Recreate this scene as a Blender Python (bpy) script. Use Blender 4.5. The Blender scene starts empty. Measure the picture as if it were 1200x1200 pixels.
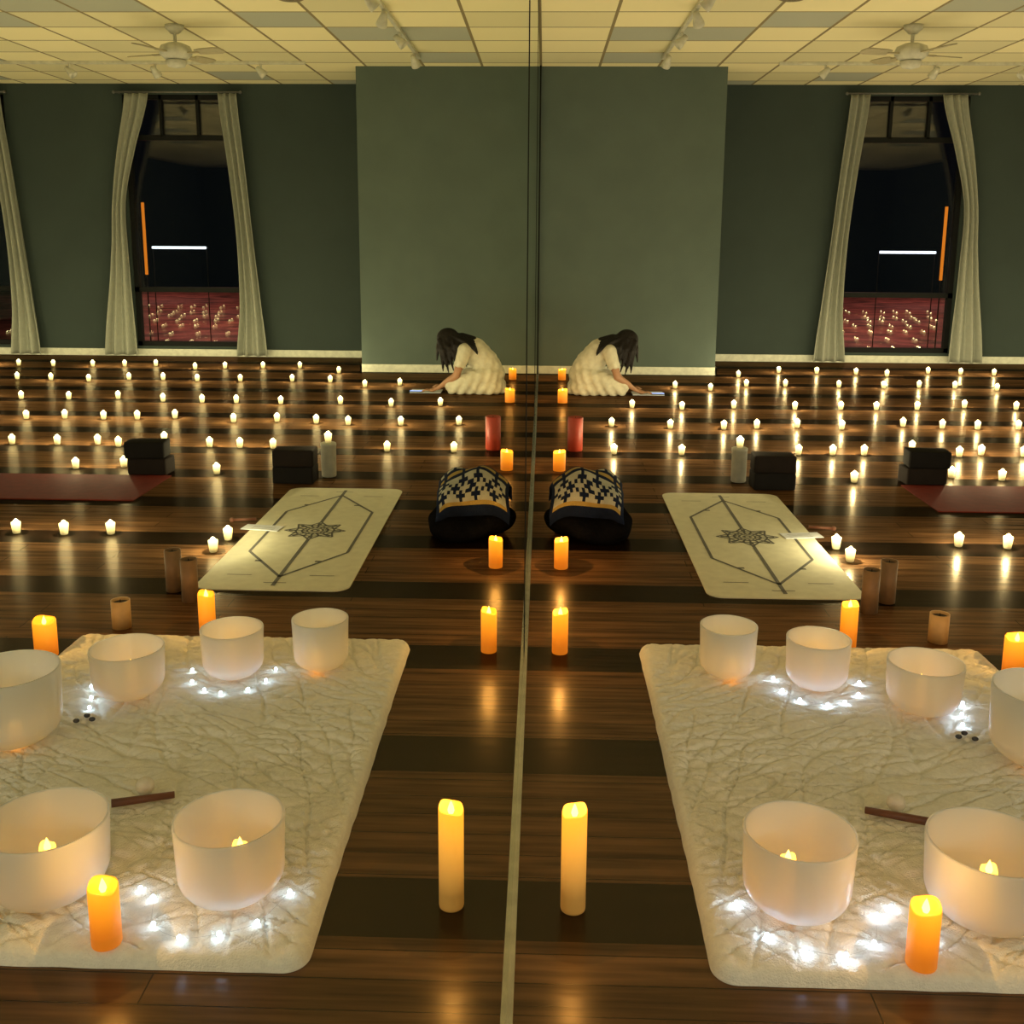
import bpy, bmesh, math, random
from mathutils import Matrix, Vector, noise
random.seed(7)
C = bpy.context.scene.collection
scene = bpy.context.scene
PI = math.pi

# ------------------------------------------------------------------ materials
def new_mat(name):
    m = bpy.data.materials.new(name); m.use_nodes = True
    nt = m.node_tree; nt.nodes.clear()
    out = nt.nodes.new("ShaderNodeOutputMaterial")
    return m, nt, out
def N(nt, t, **kw):
    n = nt.nodes.new(t)
    for k, v in kw.items():
        if hasattr(n, k): setattr(n, k, v)
    return n
def L(nt, a, b): nt.links.new(a, b)
def c4(c): return (c[0], c[1], c[2], 1.0)
def pbr(name, col, rough=0.6, metal=0.0, var=0.12, nscale=20.0, bump=0.0, bscale=60.0, spec=0.5):
    m, nt, out = new_mat(name)
    p = N(nt, "ShaderNodeBsdfPrincipled")
    tc = N(nt, "ShaderNodeTexCoord")
    nz = N(nt, "ShaderNodeTexNoise"); nz.inputs["Scale"].default_value = nscale
    L(nt, tc.outputs["Object"], nz.inputs["Vector"])
    r = N(nt, "ShaderNodeValToRGB")
    r.color_ramp.elements[0].position = 0.3; r.color_ramp.elements[1].position = 0.7
    r.color_ramp.elements[0].color = c4([max(0, x*(1-var)) for x in col])
    r.color_ramp.elements[1].color = c4([min(1, x*(1+var)) for x in col])
    L(nt, nz.outputs["Fac"], r.inputs["Fac"]); L(nt, r.outputs["Color"], p.inputs["Base Color"])
    p.inputs["Roughness"].default_value = rough; p.inputs["Metallic"].default_value = metal
    p.inputs["Specular IOR Level"].default_value = spec
    if bump > 0:
        b = N(nt, "ShaderNodeBump"); b.inputs["Strength"].default_value = bump; b.inputs["Distance"].default_value = 0.01
        n2 = N(nt, "ShaderNodeTexNoise"); n2.inputs["Scale"].default_value = bscale
        L(nt, tc.outputs["Object"], n2.inputs["Vector"]); L(nt, n2.outputs["Fac"], b.inputs["Height"]); L(nt, b.outputs["Normal"], p.inputs["Normal"])
    L(nt, p.outputs[0], out.inputs[0])
    return m
def emis(name, col, s):
    m, nt, out = new_mat(name)
    e = N(nt, "ShaderNodeEmission"); e.inputs["Color"].default_value = c4(col); e.inputs["Strength"].default_value = s
    L(nt, e.outputs[0], out.inputs[0]); return m
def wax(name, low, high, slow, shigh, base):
    """wax shell with the inner glow painted as an emission gradient: brighter towards the flame"""
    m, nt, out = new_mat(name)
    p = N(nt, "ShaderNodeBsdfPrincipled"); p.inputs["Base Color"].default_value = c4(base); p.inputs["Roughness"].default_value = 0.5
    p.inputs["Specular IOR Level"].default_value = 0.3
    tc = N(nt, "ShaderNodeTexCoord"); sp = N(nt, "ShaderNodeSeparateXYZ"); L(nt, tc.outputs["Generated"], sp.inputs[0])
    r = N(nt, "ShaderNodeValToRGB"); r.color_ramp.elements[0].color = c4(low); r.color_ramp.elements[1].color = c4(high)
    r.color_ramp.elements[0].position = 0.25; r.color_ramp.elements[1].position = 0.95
    L(nt, sp.outputs["Z"], r.inputs["Fac"]); L(nt, r.outputs["Color"], p.inputs["Emission Color"])  # light from inside the candle is put into the wax colour by height
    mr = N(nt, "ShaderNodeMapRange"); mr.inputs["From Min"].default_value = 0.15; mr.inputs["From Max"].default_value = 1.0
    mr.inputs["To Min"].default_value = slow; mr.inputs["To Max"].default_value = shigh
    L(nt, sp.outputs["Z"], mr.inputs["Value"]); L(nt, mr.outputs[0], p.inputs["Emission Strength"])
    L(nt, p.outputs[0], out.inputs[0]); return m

def floor_mat():
    m, nt, out = new_mat("floor_wood")
    g = N(nt, "ShaderNodeNewGeometry"); sp = N(nt, "ShaderNodeSeparateXYZ"); L(nt, g.outputs["Position"], sp.inputs[0])
    a = N(nt, "ShaderNodeMath", operation="ADD"); a.inputs[1].default_value = -2.07 + 0.35 + 7.0; L(nt, sp.outputs["Y"], a.inputs[0])
    d = N(nt, "ShaderNodeMath", operation="DIVIDE"); d.inputs[1].default_value = 0.70; L(nt, a.outputs[0], d.inputs[0])
    f = N(nt, "ShaderNodeMath", operation="FRACT"); L(nt, d.outputs[0], f.inputs[0])
    s = N(nt, "ShaderNodeMath", operation="SUBTRACT"); s.inputs[1].default_value = 0.5; L(nt, f.outputs[0], s.inputs[0])
    ab = N(nt, "ShaderNodeMath", operation="ABSOLUTE"); L(nt, s.outputs[0], ab.inputs[0])
    lt = N(nt, "ShaderNodeMath", operation="LESS_THAN"); lt.inputs[1].default_value = 0.15; L(nt, ab.outputs[0], lt.inputs[0])
    mp = N(nt, "ShaderNodeMapping"); mp.inputs["Scale"].default_value = (1.3, 22.0, 1.0); L(nt, g.outputs["Position"], mp.inputs[0])
    nz = N(nt, "ShaderNodeTexNoise"); nz.inputs["Scale"].default_value = 1.6; nz.inputs["Detail"].default_value = 6; L(nt, mp.outputs[0], nz.inputs["Vector"])
    r = N(nt, "ShaderNodeValToRGB")
    r.color_ramp.elements[0].position = 0.32; r.color_ramp.elements[0].color = (0.050, 0.022, 0.009, 1)
    r.color_ramp.elements[1].position = 0.72; r.color_ramp.elements[1].color = (0.19, 0.095, 0.040, 1)
    L(nt, nz.outputs["Fac"], r.inputs["Fac"])
    br = N(nt, "ShaderNodeTexBrick"); br.offset = 0.4
    br.inputs["Scale"].default_value = 1.0; br.inputs["Brick Width"].default_value = 1.22; br.inputs["Row Height"].default_value = 0.0875
    br.inputs["Mortar Size"].default_value = 0.0018
    br.inputs["Color1"].default_value = (0.62, 0.62, 0.62, 1); br.inputs["Color2"].default_value = (1, 1, 1, 1); br.inputs["Mortar"].default_value = (0.15, 0.12, 0.1, 1)
    L(nt, g.outputs["Position"], br.inputs["Vector"])
    mu = N(nt, "ShaderNodeMix", data_type="RGBA", blend_type="MULTIPLY"); mu.inputs[0].default_value = 1.0
    L(nt, r.outputs["Color"], mu.inputs[6]); L(nt, br.outputs["Color"], mu.inputs[7])
    dk = N(nt, "ShaderNodeMix", data_type="RGBA", blend_type="MIX")
    ml = N(nt, "ShaderNodeMix", data_type="RGBA", blend_type="MULTIPLY"); ml.inputs[0].default_value = 1.0; ml.inputs[7].default_value = (0.07, 0.06, 0.07, 1)
    L(nt, mu.outputs[2], ml.inputs[6])
    L(nt, lt.outputs[0], dk.inputs[0]); L(nt, mu.outputs[2], dk.inputs[6]); L(nt, ml.outputs[2], dk.inputs[7])
    b = N(nt, "ShaderNodeBump"); b.inputs["Strength"].default_value = 0.2; b.inputs["Distance"].default_value = 0.004
    L(nt, nz.outputs["Fac"], b.inputs["Height"])
    # satin varnish: matte wood body under a weak, constant sheen
    df = N(nt, "ShaderNodeBsdfDiffuse"); L(nt, dk.outputs[2], df.inputs["Color"]); L(nt, b.outputs["Normal"], df.inputs["Normal"])
    gl = N(nt, "ShaderNodeBsdfGlossy"); gl.inputs["Color"].default_value = (1.0, 0.86, 0.66, 1); gl.inputs["Roughness"].default_value = 0.27; L(nt, b.outputs["Normal"], gl.inputs["Normal"])
    mx = N(nt, "ShaderNodeMixShader"); mx.inputs[0].default_value = 0.060
    L(nt, df.outputs[0], mx.inputs[1]); L(nt, gl.outputs[0], mx.inputs[2]); L(nt, mx.outputs[0], out.inputs[0]); return m
def ceiling_mat():
    m, nt, out = new_mat("ceiling_tiles")
    p = N(nt, "ShaderNodeBsdfPrincipled"); g = N(nt, "ShaderNodeNewGeometry")
    br = N(nt, "ShaderNodeTexBrick"); br.offset = 0.0
    br.inputs["Scale"].default_value = 1.0; br.inputs["Brick Width"].default_value = 0.61; br.inputs["Row Height"].default_value = 0.61
    br.inputs["Mortar Size"].default_value = 0.014
    L(nt, g.outputs["Position"], br.inputs["Vector"])
    dv = N(nt, "ShaderNodeVectorMath", operation="DIVIDE"); dv.inputs[1].default_value = (0.61, 0.61, 1e6); L(nt, g.outputs["Position"], dv.inputs[0])
    fl = N(nt, "ShaderNodeVectorMath", operation="FLOOR"); L(nt, dv.outputs[0], fl.inputs[0])
    wn = N(nt, "ShaderNodeTexWhiteNoise"); L(nt, fl.outputs[0], wn.inputs["Vector"])
    cr = N(nt, "ShaderNodeValToRGB"); cr.color_ramp.interpolation = 'CONSTANT'
    e = cr.color_ramp.elements; e[0].position = 0.0; e[0].color = (0.46, 0.49, 0.42, 1); e[1].position = 0.15; e[1].color = (0.82, 0.77, 0.49, 1)
    e2 = e.new(0.45); e2.color = (0.95, 0.88, 0.56, 1); e3 = e.new(0.75); e3.color = (0.76, 0.72, 0.47, 1)
    L(nt, wn.outputs["Value"], cr.inputs["Fac"])
    mx = N(nt, "ShaderNodeMix", data_type="RGBA"); mx.inputs[7].default_value = (0.28, 0.23, 0.12, 1)
    L(nt, br.outputs["Fac"], mx.inputs[0]); L(nt, cr.outputs["Color"], mx.inputs[6]); L(nt, mx.outputs[2], p.inputs["Base Color"])
    p.inputs["Roughness"].default_value = 0.9
    b = N(nt, "ShaderNodeBump"); b.inputs["Strength"].default_value = 0.4; b.inputs["Distance"].default_value = 0.01
    L(nt, br.outputs["Fac"], b.inputs["Height"]); L(nt, b.outputs["Normal"], p.inputs["Normal"])
    L(nt, p.outputs[0], out.inputs[0]); return m
def mirror_mat():
    m, nt, out = new_mat("mirror_silver")
    g = N(nt, "ShaderNodeBsdfGlossy"); g.inputs["Color"].default_value = (0.93, 0.95, 0.90, 1); g.inputs["Roughness"].default_value = 0.0
    L(nt, g.outputs[0], out.inputs[0]); return m
def glass_mat():
    m, nt, out = new_mat("night_window_glass")
    t = N(nt, "ShaderNodeBsdfTransparent"); g = N(nt, "ShaderNodeBsdfGlossy"); g.inputs["Roughness"].default_value = 0.0
    mx = N(nt, "ShaderNodeMixShader"); mx.inputs[0].default_value = 0.05
    L(nt, t.outputs[0], mx.inputs[1]); L(nt, g.outputs[0], mx.inputs[2]); L(nt, mx.outputs[0], out.inputs[0]); return m
def bowl_mat():
    m, nt, out = new_mat("frosted_quartz")
    d = N(nt, "ShaderNodeBsdfPrincipled"); d.inputs["Base Color"].default_value = (0.78, 0.81, 0.82, 1); d.inputs["Roughness"].default_value = 0.25
    t = N(nt, "ShaderNodeBsdfTranslucent"); t.inputs["Color"].default_value = (0.88, 0.90, 0.88, 1)
    mx = N(nt, "ShaderNodeMixShader"); mx.inputs[0].default_value = 0.48
    tc = N(nt, "ShaderNodeTexCoord"); nz = N(nt, "ShaderNodeTexNoise"); nz.inputs["Scale"].default_value = 300
    b = N(nt, "ShaderNodeBump"); b.inputs["Strength"].default_value = 0.08; b.inputs["Distance"].default_value = 0.002
    L(nt, tc.outputs["Object"], nz.inputs["Vector"]); L(nt, nz.outputs["Fac"], b.inputs["Height"]); L(nt, b.outputs["Normal"], d.inputs["Normal"])
    tr = N(nt, "ShaderNodeBsdfTransparent"); m2 = N(nt, "ShaderNodeMixShader"); m2.inputs[0].default_value = 0.12
    L(nt, d.outputs[0], mx.inputs[1]); L(nt, t.outputs[0], mx.inputs[2])
    L(nt, mx.outputs[0], m2.inputs[1]); L(nt, tr.outputs[0], m2.inputs[2]); L(nt, m2.outputs[0], out.inputs[0]); return m

M_FLOOR = floor_mat(); M_CEIL = ceiling_mat(); M_MIRROR = mirror_mat(); M_GLASS = glass_mat(); M_BOWL = bowl_mat()
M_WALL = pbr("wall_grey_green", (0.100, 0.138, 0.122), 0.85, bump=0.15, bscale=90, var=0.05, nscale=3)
M_WALLD = pbr("wall_green_shaded", (0.038, 0.058, 0.053), 0.85, bump=0.15, bscale=90, var=0.05, nscale=3)  # same wall paint darkened, dimmer light on these walls put in the colour
M_BASE = pbr("baseboard_cream", (0.72, 0.74, 0.62), 0.5)
M_FRAME = pbr("window_frame_dark", (0.008, 0.009, 0.009), 0.7, spec=0.2)
M_CURT = pbr("curtain_linen", (0.37, 0.39, 0.33), 0.9, bump=0.3, bscale=300, var=0.06)
M_METAL = pbr("brushed_metal", (0.50, 0.50, 0.46), 0.25, 0.9)
M_WHITE = pbr("white_enamel", (0.62, 0.62, 0.52), 0.4)
M_ROD = pbr("rod_grey", (0.2, 0.2, 0.2), 0.4, 0.5)
M_FLAME = emis("flame_glow", (1.0, 0.84, 0.38), 36)
M_FLAMEO = emis("flame_amber", (1.0, 0.55, 0.08), 8)
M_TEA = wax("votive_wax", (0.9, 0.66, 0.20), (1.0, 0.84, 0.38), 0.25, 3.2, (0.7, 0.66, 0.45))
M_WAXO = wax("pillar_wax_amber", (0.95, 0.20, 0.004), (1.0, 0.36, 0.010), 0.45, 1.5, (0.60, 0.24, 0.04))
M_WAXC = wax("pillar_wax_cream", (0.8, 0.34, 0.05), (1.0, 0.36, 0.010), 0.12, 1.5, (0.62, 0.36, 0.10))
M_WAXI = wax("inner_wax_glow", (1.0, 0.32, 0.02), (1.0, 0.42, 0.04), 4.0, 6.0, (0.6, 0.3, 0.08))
M_WICK = pbr("wick_black", (0.02, 0.015, 0.01), 0.9)
M_BROWN = pbr("brown_wax", (0.22, 0.125, 0.055), 0.6)
M_DARKTOP = pbr("dark_top", (0.03, 0.02, 0.015), 0.7)
M_TAN = pbr("tan_wax", (0.48, 0.30, 0.12), 0.6)
M_BLOCK = pbr("block_foam", (0.009, 0.008, 0.008), 0.85, bump=0.2, bscale=150, spec=0.15)
M_BLOCK2 = pbr("block_brown", (0.014, 0.010, 0.009), 0.85, bump=0.2, bscale=150, spec=0.15)
M_REDMAT = pbr("red_mat", (0.11, 0.012, 0.006), 0.85, bump=0.2, bscale=200, spec=0.1)
M_MAT = pbr("yoga_mat_cream", (0.64, 0.63, 0.48), 0.85, bump=0.1, bscale=200, var=0.05, spec=0.1)
M_INK = pbr("mat_ink", (0.10, 0.10, 0.085), 0.8)
M_BLACK = pbr("black_fabric", (0.005, 0.005, 0.006), 1.0, bump=0.5, bscale=60, spec=0.0)
M_NAVY = pbr("navy_yarn", (0.008, 0.014, 0.038), 0.95, bump=0.6, bscale=200, spec=0.1)
M_CREAMY = pbr("cream_yarn", (0.40, 0.40, 0.32), 0.95, bump=0.6, bscale=200)
M_GOLD = pbr("gold_yarn", (0.36, 0.25, 0.06), 0.95, bump=0.6, bscale=200)
M_RED = pbr("red_wax", (0.30, 0.028, 0.010), 0.5)
M_SKIN = pbr("skin", (0.38, 0.20, 0.11), 0.5, var=0.05)
M_DRESS = pbr("cream_dress", (0.60, 0.57, 0.44), 0.85, bump=0.5, bscale=25)
M_HAIR = pbr("dark_hair", (0.006, 0.004, 0.004), 0.6, bump=0.6, bscale=60, spec=0.3)
M_PAPER = pbr("paper", (0.6, 0.64, 0.7), 0.6)
M_SCREEN = emis("screen_glow", (0.45, 0.58, 1.0), 1.4)
M_SUEDE = pbr("white_suede", (0.8, 0.76, 0.66), 0.9, bump=0.3)
M_WOOD = pbr("stick_wood", (0.15, 0.055, 0.028), 0.5)
M_LED = emis("fairy_led", (0.62, 0.80, 1.0), 40)
M_WIRE = pbr("silver_wire", (0.5, 0.48, 0.4), 0.6, 0.2)
M_STONE = pbr("stone_beads", (0.06, 0.06, 0.07), 0.25)

# ------------------------------------------------------------------ mesh helpers
def mesh_from(bm, name, mats, smooth=False):
    me = bpy.data.meshes.new(name); bm.normal_update(); bm.to_mesh(me); bm.free()
    for m in (mats if isinstance(mats, (list, tuple)) else [mats]): me.materials.append(m)
    if smooth:
        for p in me.polygons: p.use_smooth = True
    return me
def thing(name, me, label=None, category=None, group=None, parent=None, loc=(0, 0, 0), rot=(0, 0, 0), kind=None):
    o = bpy.data.objects.new(name, me); C.objects.link(o)
    o.location = loc; o.rotation_euler = rot
    if parent: o.parent = parent
    if label: o["label"] = label
    if category: o["category"] = category
    if group: o["group"] = group
    if kind: o["kind"] = kind
    return o
def add_box(bm, x0, x1, y0, y1, z0, z1, mi=0):
    vs = [bm.verts.new(v) for v in [(x0,y0,z0),(x1,y0,z0),(x1,y1,z0),(x0,y1,z0),(x0,y0,z1),(x1,y0,z1),(x1,y1,z1),(x0,y1,z1)]]
    for q in [(3,2,1,0),(4,5,6,7),(0,1,5,4),(1,2,6,5),(2,3,7,6),(3,0,4,7)]:
        f = bm.faces.new([vs[i] for i in q]); f.material_index = mi
def box_mesh(name, x0, x1, y0, y1, z0, z1, mat, bev=0.0, seg=3):
    bm = bmesh.new(); add_box(bm, x0, x1, y0, y1, z0, z1)
    if bev > 0: bmesh.ops.bevel(bm, geom=bm.edges[:], offset=bev, segments=seg, affect='EDGES', profile=0.6)
    return mesh_from(bm, name, mat, bev > 0)
def struct(name, x0, x1, y0, y1, z0, z1, mat):
    return thing(name, box_mesh(name, x0, x1, y0, y1, z0, z1, mat), kind="structure")
def add_lathe(bm, prof, seg=32, mi=0, M=None):
    rings = []
    for (r, z) in prof:
        if r < 1e-6: rings.append([bm.verts.new((0, 0, z))])
        else: rings.append([bm.verts.new((r*math.cos(2*PI*i/seg), r*math.sin(2*PI*i/seg), z)) for i in range(seg)])
    for a, b in zip(rings[:-1], rings[1:]):
        for i in range(seg):
            j = (i+1) % seg
            if len(a) == 1 and len(b) == 1: continue
            if len(a) == 1: f = bm.faces.new([a[0], b[j], b[i]])
            elif len(b) == 1: f = bm.faces.new([a[i], a[j], b[0]])
            else: f = bm.faces.new([a[i], a[j], b[j], b[i]])
            f.material_index = mi; f.smooth = True
    if M is not None: bmesh.ops.transform(bm, matrix=M, verts=[v for r in rings for v in r])
def lathe(name, prof, mats, seg=32):
    bm = bmesh.new(); add_lathe(bm, prof, seg)
    return mesh_from(bm, name, mats, True)
def align(a, b):
    a = Vector(a); b = Vector(b); d = b-a
    q = d.to_track_quat('Z', 'Y')
    return Matrix.Translation(a) @ q.to_matrix().to_4x4(), d.length
def add_rod(bm, a, b, r, seg=12, mi=0, r2=None):
    M, l = align(a, b); r2 = r if r2 is None else r2
    add_lathe(bm, [(0, 0), (r, 0), (r2, l), (0, l)], seg, mi, M)
def add_sphere(bm, c, r, mi=0, sub=2, scale=(1, 1, 1)):
    M = Matrix.Translation(c) @ Matrix.Diagonal((r*scale[0], r*scale[1], r*scale[2], 1))
    res = bmesh.ops.create_icosphere(bm, subdivisions=sub, radius=1, matrix=M)
    for v in res["verts"]:
        for f in v.link_faces: f.material_index = mi; f.smooth = True
def remeshed(bm, name, mat, voxel, smooth_it=4):
    me = bpy.data.meshes.new(name+"_src"); bm.to_mesh(me); bm.free()
    o = bpy.data.objects.new(name+"_src", me); C.objects.link(o)
    md = o.modifiers.new("r", 'REMESH'); md.mode = 'VOXEL'; md.voxel_size = voxel
    sm = o.modifiers.new("s", 'SMOOTH'); sm.iterations = smooth_it; sm.factor = 0.5
    dg = bpy.context.evaluated_depsgraph_get(); dg.update()
    out = bpy.data.meshes.new_from_object(o.evaluated_get(dg)); out.name = name
    out.materials.clear(); out.materials.append(mat)
    for p in out.polygons: p.use_smooth = True
    bpy.data.objects.remove(o); return out
def chain(bm, pts, step=0.45):
    """tapered limb through (pos, radius) points"""
    for (a, ra), (b, rb) in zip(pts[:-1], pts[1:]):
        a = Vector(a); b = Vector(b); n = max(2, int((b-a).length/(min(ra, rb)*step))+1)
        for i in range(n+1):
            t = i/n; rr = ra+(rb-ra)*t; add_sphere(bm, a.lerp(b, t), rr, sub=2 if rr > 0.03 else 1)
def point(loc, w, col, name="candle_glow"):
    l = bpy.data.lights.new(name, 'POINT'); l.energy = w; l.color = col; l.shadow_soft_size = 0.0
    o = bpy.data.objects.new(name, l); C.objects.link(o); o.location = loc; return o

# ------------------------------------------------------------------ room
YJ, YF, H = 11.2, 12.5, 3.22
struct("floor", -0.3, 9.5, -3.2, YF+0.2, -0.1, 0.0, M_FLOOR)
struct("ceiling", -0.3, 9.5, -3.2, YF+0.2, H, H+0.1, M_CEIL)
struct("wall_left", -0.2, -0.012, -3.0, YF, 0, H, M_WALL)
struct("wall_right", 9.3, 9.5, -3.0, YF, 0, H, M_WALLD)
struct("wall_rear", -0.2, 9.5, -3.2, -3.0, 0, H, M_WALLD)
JX = 1.94
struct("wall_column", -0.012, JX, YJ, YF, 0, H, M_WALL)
WX = [(3.58, 4.96), (6.38, 7.76)]; WZ0, WZ1 = 0.12, 3.1
bm = bmesh.new()
xs = [JX, WX[0][0], WX[0][1], WX[1][0], WX[1][1], 9.3]
for i in (0, 2, 4): add_box(bm, xs[i], xs[i+1], YF, YF+0.2, 0, H)
for a, b in WX:
    add_box(bm, a, b, YF, YF+0.2, 0, WZ0); add_box(bm, a, b, YF, YF+0.2, WZ1, H)
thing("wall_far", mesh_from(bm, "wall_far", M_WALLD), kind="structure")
struct("baseboard_column", 0.0, JX+0.018, YJ-0.018, YJ, 0, 0.085, M_BASE)
struct("baseboard_side", JX, JX+0.018, YJ-0.018, YF, 0, 0.085, M_BASE)
struct("baseboard_far", JX+0.018, 9.3, YF-0.018, YF, 0, 0.085, M_BASE)
for k, (a, b) in enumerate(WX):
    bm = bmesh.new(); y0, y1 = YF+0.03, YF+0.11; w = 0.055
    add_box(bm, a, a+w, y0, y1, WZ0, WZ1); add_box(bm, b-w, b, y0, y1, WZ0, WZ1)
    add_box(bm, a, b, y0, y1, WZ0, WZ0+w); add_box(bm, a, b, y0, y1, WZ1-w, WZ1)
    add_box(bm, a, b, y0, y1, 0.78, 0.84); add_box(bm, a, b, y0, y1, 2.58, 2.64)
    for fx in (0.36, 0.68): add_box(bm, a+(b-a)*fx-0.018, a+(b-a)*fx+0.018, y0, y1, 2.62, WZ1)
    o = thing("window_%d" % (k+1), mesh_from(bm, "window", M_FRAME), kind="structure")
    bm = bmesh.new(); add_box(bm, a+0.03, b-0.03, YF+0.060, YF+0.064, WZ0+0.03, WZ1-0.03)
    thing("glass_pane", mesh_from(bm, "glass_pane", M_GLASS), parent=o)
    bm = bmesh.new(); add_box(bm, a+0.03, b-0.03, -0.002, 0.002, WZ0+0.03, WZ1-0.03)
    thing("glass_pane", mesh_from(bm, "glass_pane", M_GLASS), parent=o, loc=(0.0, YF+0.08, 0), rot=(math.radians(0.10), 0, math.radians(0.15)))
# street outside
M_PAVE = pbr("brick_paving", (0.24, 0.075, 0.06), 0.8, bump=0.5, bscale=15, var=0.75, nscale=2.2)
struct("trim_pavement", 0.0, 14.0, YF+0.2, YF+14.0, -0.1, 0.02, M_PAVE)
for x, y in ((4.2, 14.6), (5.6, 17.0), (7.0, 20.5), (9.0, 24.0)):  # added unseen spots that redden the paving, no lamp stands here
    l = bpy.data.lights.new("paving_fill", 'SPOT'); l.energy = 110; l.color = (1.0, 0.50, 0.42); l.spot_size = math.radians(130); l.spot_blend = 0.5; l.shadow_soft_size = 0
    o = bpy.data.objects.new("paving_fill", l); C.objects.link(o); o.location = (x, y, 2.2)
M_TW = emis("tube_white", (0.80, 0.88, 1.0), 2.4); M_TO = emis("tube_orange", (1.0, 0.28, 0.02), 0.8)
bm = bmesh.new(); add_rod(bm, (4.24, YF+0.6, 1.31), (4.93, YF+0.6, 1.31), 0.016, 12)
o = thing("glow_tube", mesh_from(bm, "glow_tube", M_TW), "thin white fluorescent tube glowing outside the window", "lamp")
for px in (4.24, 4.93):
    bm = bmesh.new(); add_rod(bm, (px, YF+0.62, 0.02), (px, YF+0.62, 1.32), 0.006, 10)
    thing("post", mesh_from(bm, "post", M_FRAME, True), parent=o)
bm = bmesh.new(); add_rod(bm, (4.905, YF+0.3, 0.98), (4.905, YF+0.3, 1.86), 0.018, 12)  # glowing tube stands in for an orange reflection at the curtain
o = thing("glow_tube", mesh_from(bm, "glow_tube", M_TO), "upright orange glowing strip standing in for a window reflection", "lamp")
bm = bmesh.new(); add_rod(bm, (4.905, YF+0.3, 0.02), (4.905, YF+0.3, 0.98), 0.008, 10)
thing("post", mesh_from(bm, "post", M_FRAME, True), parent=o)

for k, (a, b) in enumerate([(-1.0, 3.496), (3.504, 7.25), (7.254, 11.18)]):
    o = thing("mirror", box_mesh("mirror", -0.008, 0.0, a, b, 0.012, H-0.02, M_MIRROR),
          "tall frameless wall mirror panel reflecting the candlelit studio", "mirror", "wall mirror panels")
for k, y in enumerate((3.5, 7.252)):
    struct("trim_%d" % (k+1), -0.008, 0.002, y-0.004, y+0.004, 0, H, M_FRAME)
struct("trim_3", -0.012, 0.012, -1.0, 11.18, 0.0, 0.012, M_METAL)
struct("trim_4", -0.012, 0.008, 11.14, 11.2, 0, H, M_FRAME)

# ------------------------------------------------------------------ ceiling items
def fan():
    root = bpy.data.objects.new("ceiling_fan", None); C.objects.link(root); root.location = (3.09, 9.06, H)
    root["label"] = "white four-blade ceiling fan hanging from the tiled ceiling"; root["category"] = "ceiling fan"
    thing("canopy", lathe("canopy", [(0, 0), (0.08, 0), (0.075, -0.03), (0.035, -0.07), (0, -0.07)], M_WHITE), parent=root)
    thing("rod", lathe("rod", [(0.014, -0.06), (0.014, -0.16)], M_WHITE, 16), parent=root)
    thing("motor", lathe("motor", [(0, -0.14), (0.06, -0.145), (0.12, -0.17), (0.135, -0.20), (0.135, -0.235), (0.10, -0.27), (0.07, -0.285), (0, -0.285)], M_WHITE, 40), parent=root)
    thing("lamp_shade", lathe("lamp_shade", [(0.085, -0.285), (0.09, -0.30), (0.07, -0.335), (0, -0.35)], M_WHITE, 32), parent=root)
    bm = bmesh.new()
    add_box(bm, 0.11, 0.24, -0.02, 0.02, -0.235, -0.225)
    pts = [(0.22, -0.045), (0.28, -0.06), (0.43, -0.065), (0.475, -0.05), (0.49, 0), (0.475, 0.05), (0.43, 0.065), (0.28, 0.06), (0.22, 0.045)]
    lo = [bm.verts.new((x, y, -0.232+y*0.18)) for x, y in pts]; hi = [bm.verts.new((x, y, -0.224+y*0.18)) for x, y in pts]
    bm.faces.new(lo[::-1]); bm.faces.new(hi)
    for i in range(len(pts)): bm.faces.new([lo[i], lo[(i+1) % len(pts)], hi[(i+1) % len(pts)], hi[i]])
    me = mesh_from(bm, "blade", pbr("blade_tan", (0.42, 0.38, 0.24), 0.5))
    for i in range(4): thing("blade", me, parent=root, rot=(0, 0, 2*PI*i/4+0.35))
fan()
def track(loc, length, along_y, heads, label):
    root = bpy.data.objects.new("track_light", None); C.objects.link(root); root.location = loc
    root["label"] = label; root["category"] = "track light"
    hw = 0.017
    me = box_mesh("rail", -hw, hw, 0, length, -0.03, 0, M_WHITE, 0.004) if along_y else box_mesh("rail", 0, length, -hw, hw, -0.03, 0, M_WHITE, 0.004)
    thing("rail", me, parent=root)
    bm = bmesh.new(); add_rod(bm, (0, 0, -0.02), (0, 0, -0.07), 0.012)
    add_sphere(bm, (0, 0, -0.075), 0.016)
    M, l = align((0.03, -0.03, -0.06), (-0.03, 0.04, -0.15))
    add_lathe(bm, [(0, 0), (0.022, 0.0), (0.028, 0.03), (0.042, 0.085), (0.045, 0.115), (0.038, 0.115), (0.03, 0.09), (0, 0.085)], 24, 0, M)
    hm = mesh_from(bm, "lamp_head", M_WHITE, True)
    for h, r in heads:
        thing("lamp_head", hm, parent=root, loc=(0, h, 0) if along_y else (h, 0, 0), rot=(0, 0, r))
track((1.2, 7.0, H), 3.6, True, [(0.7, 0.4), (1.3, -1.2), (2.2, 0.9), (3.25, -0.4)], "white ceiling track light with adjustable spot heads")
track((2.4, 10.9, H), 3.4, False, [(0.46, 0.5), (1.55, -0.3), (2.44, 0.9)], "white ceiling track light with small spot heads near windows")
thing("ceiling_speaker", lathe("ceiling_speaker", [(0, -0.012), (0.085, -0.012), (0.1, -0.006), (0.105, 0), (0, 0)], pbr("grille", (0.20, 0.17, 0.10), 0.7), 40),
      "round flush ceiling speaker grille set in a tile", "speaker", loc=(1.86, 8.06, H))

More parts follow.
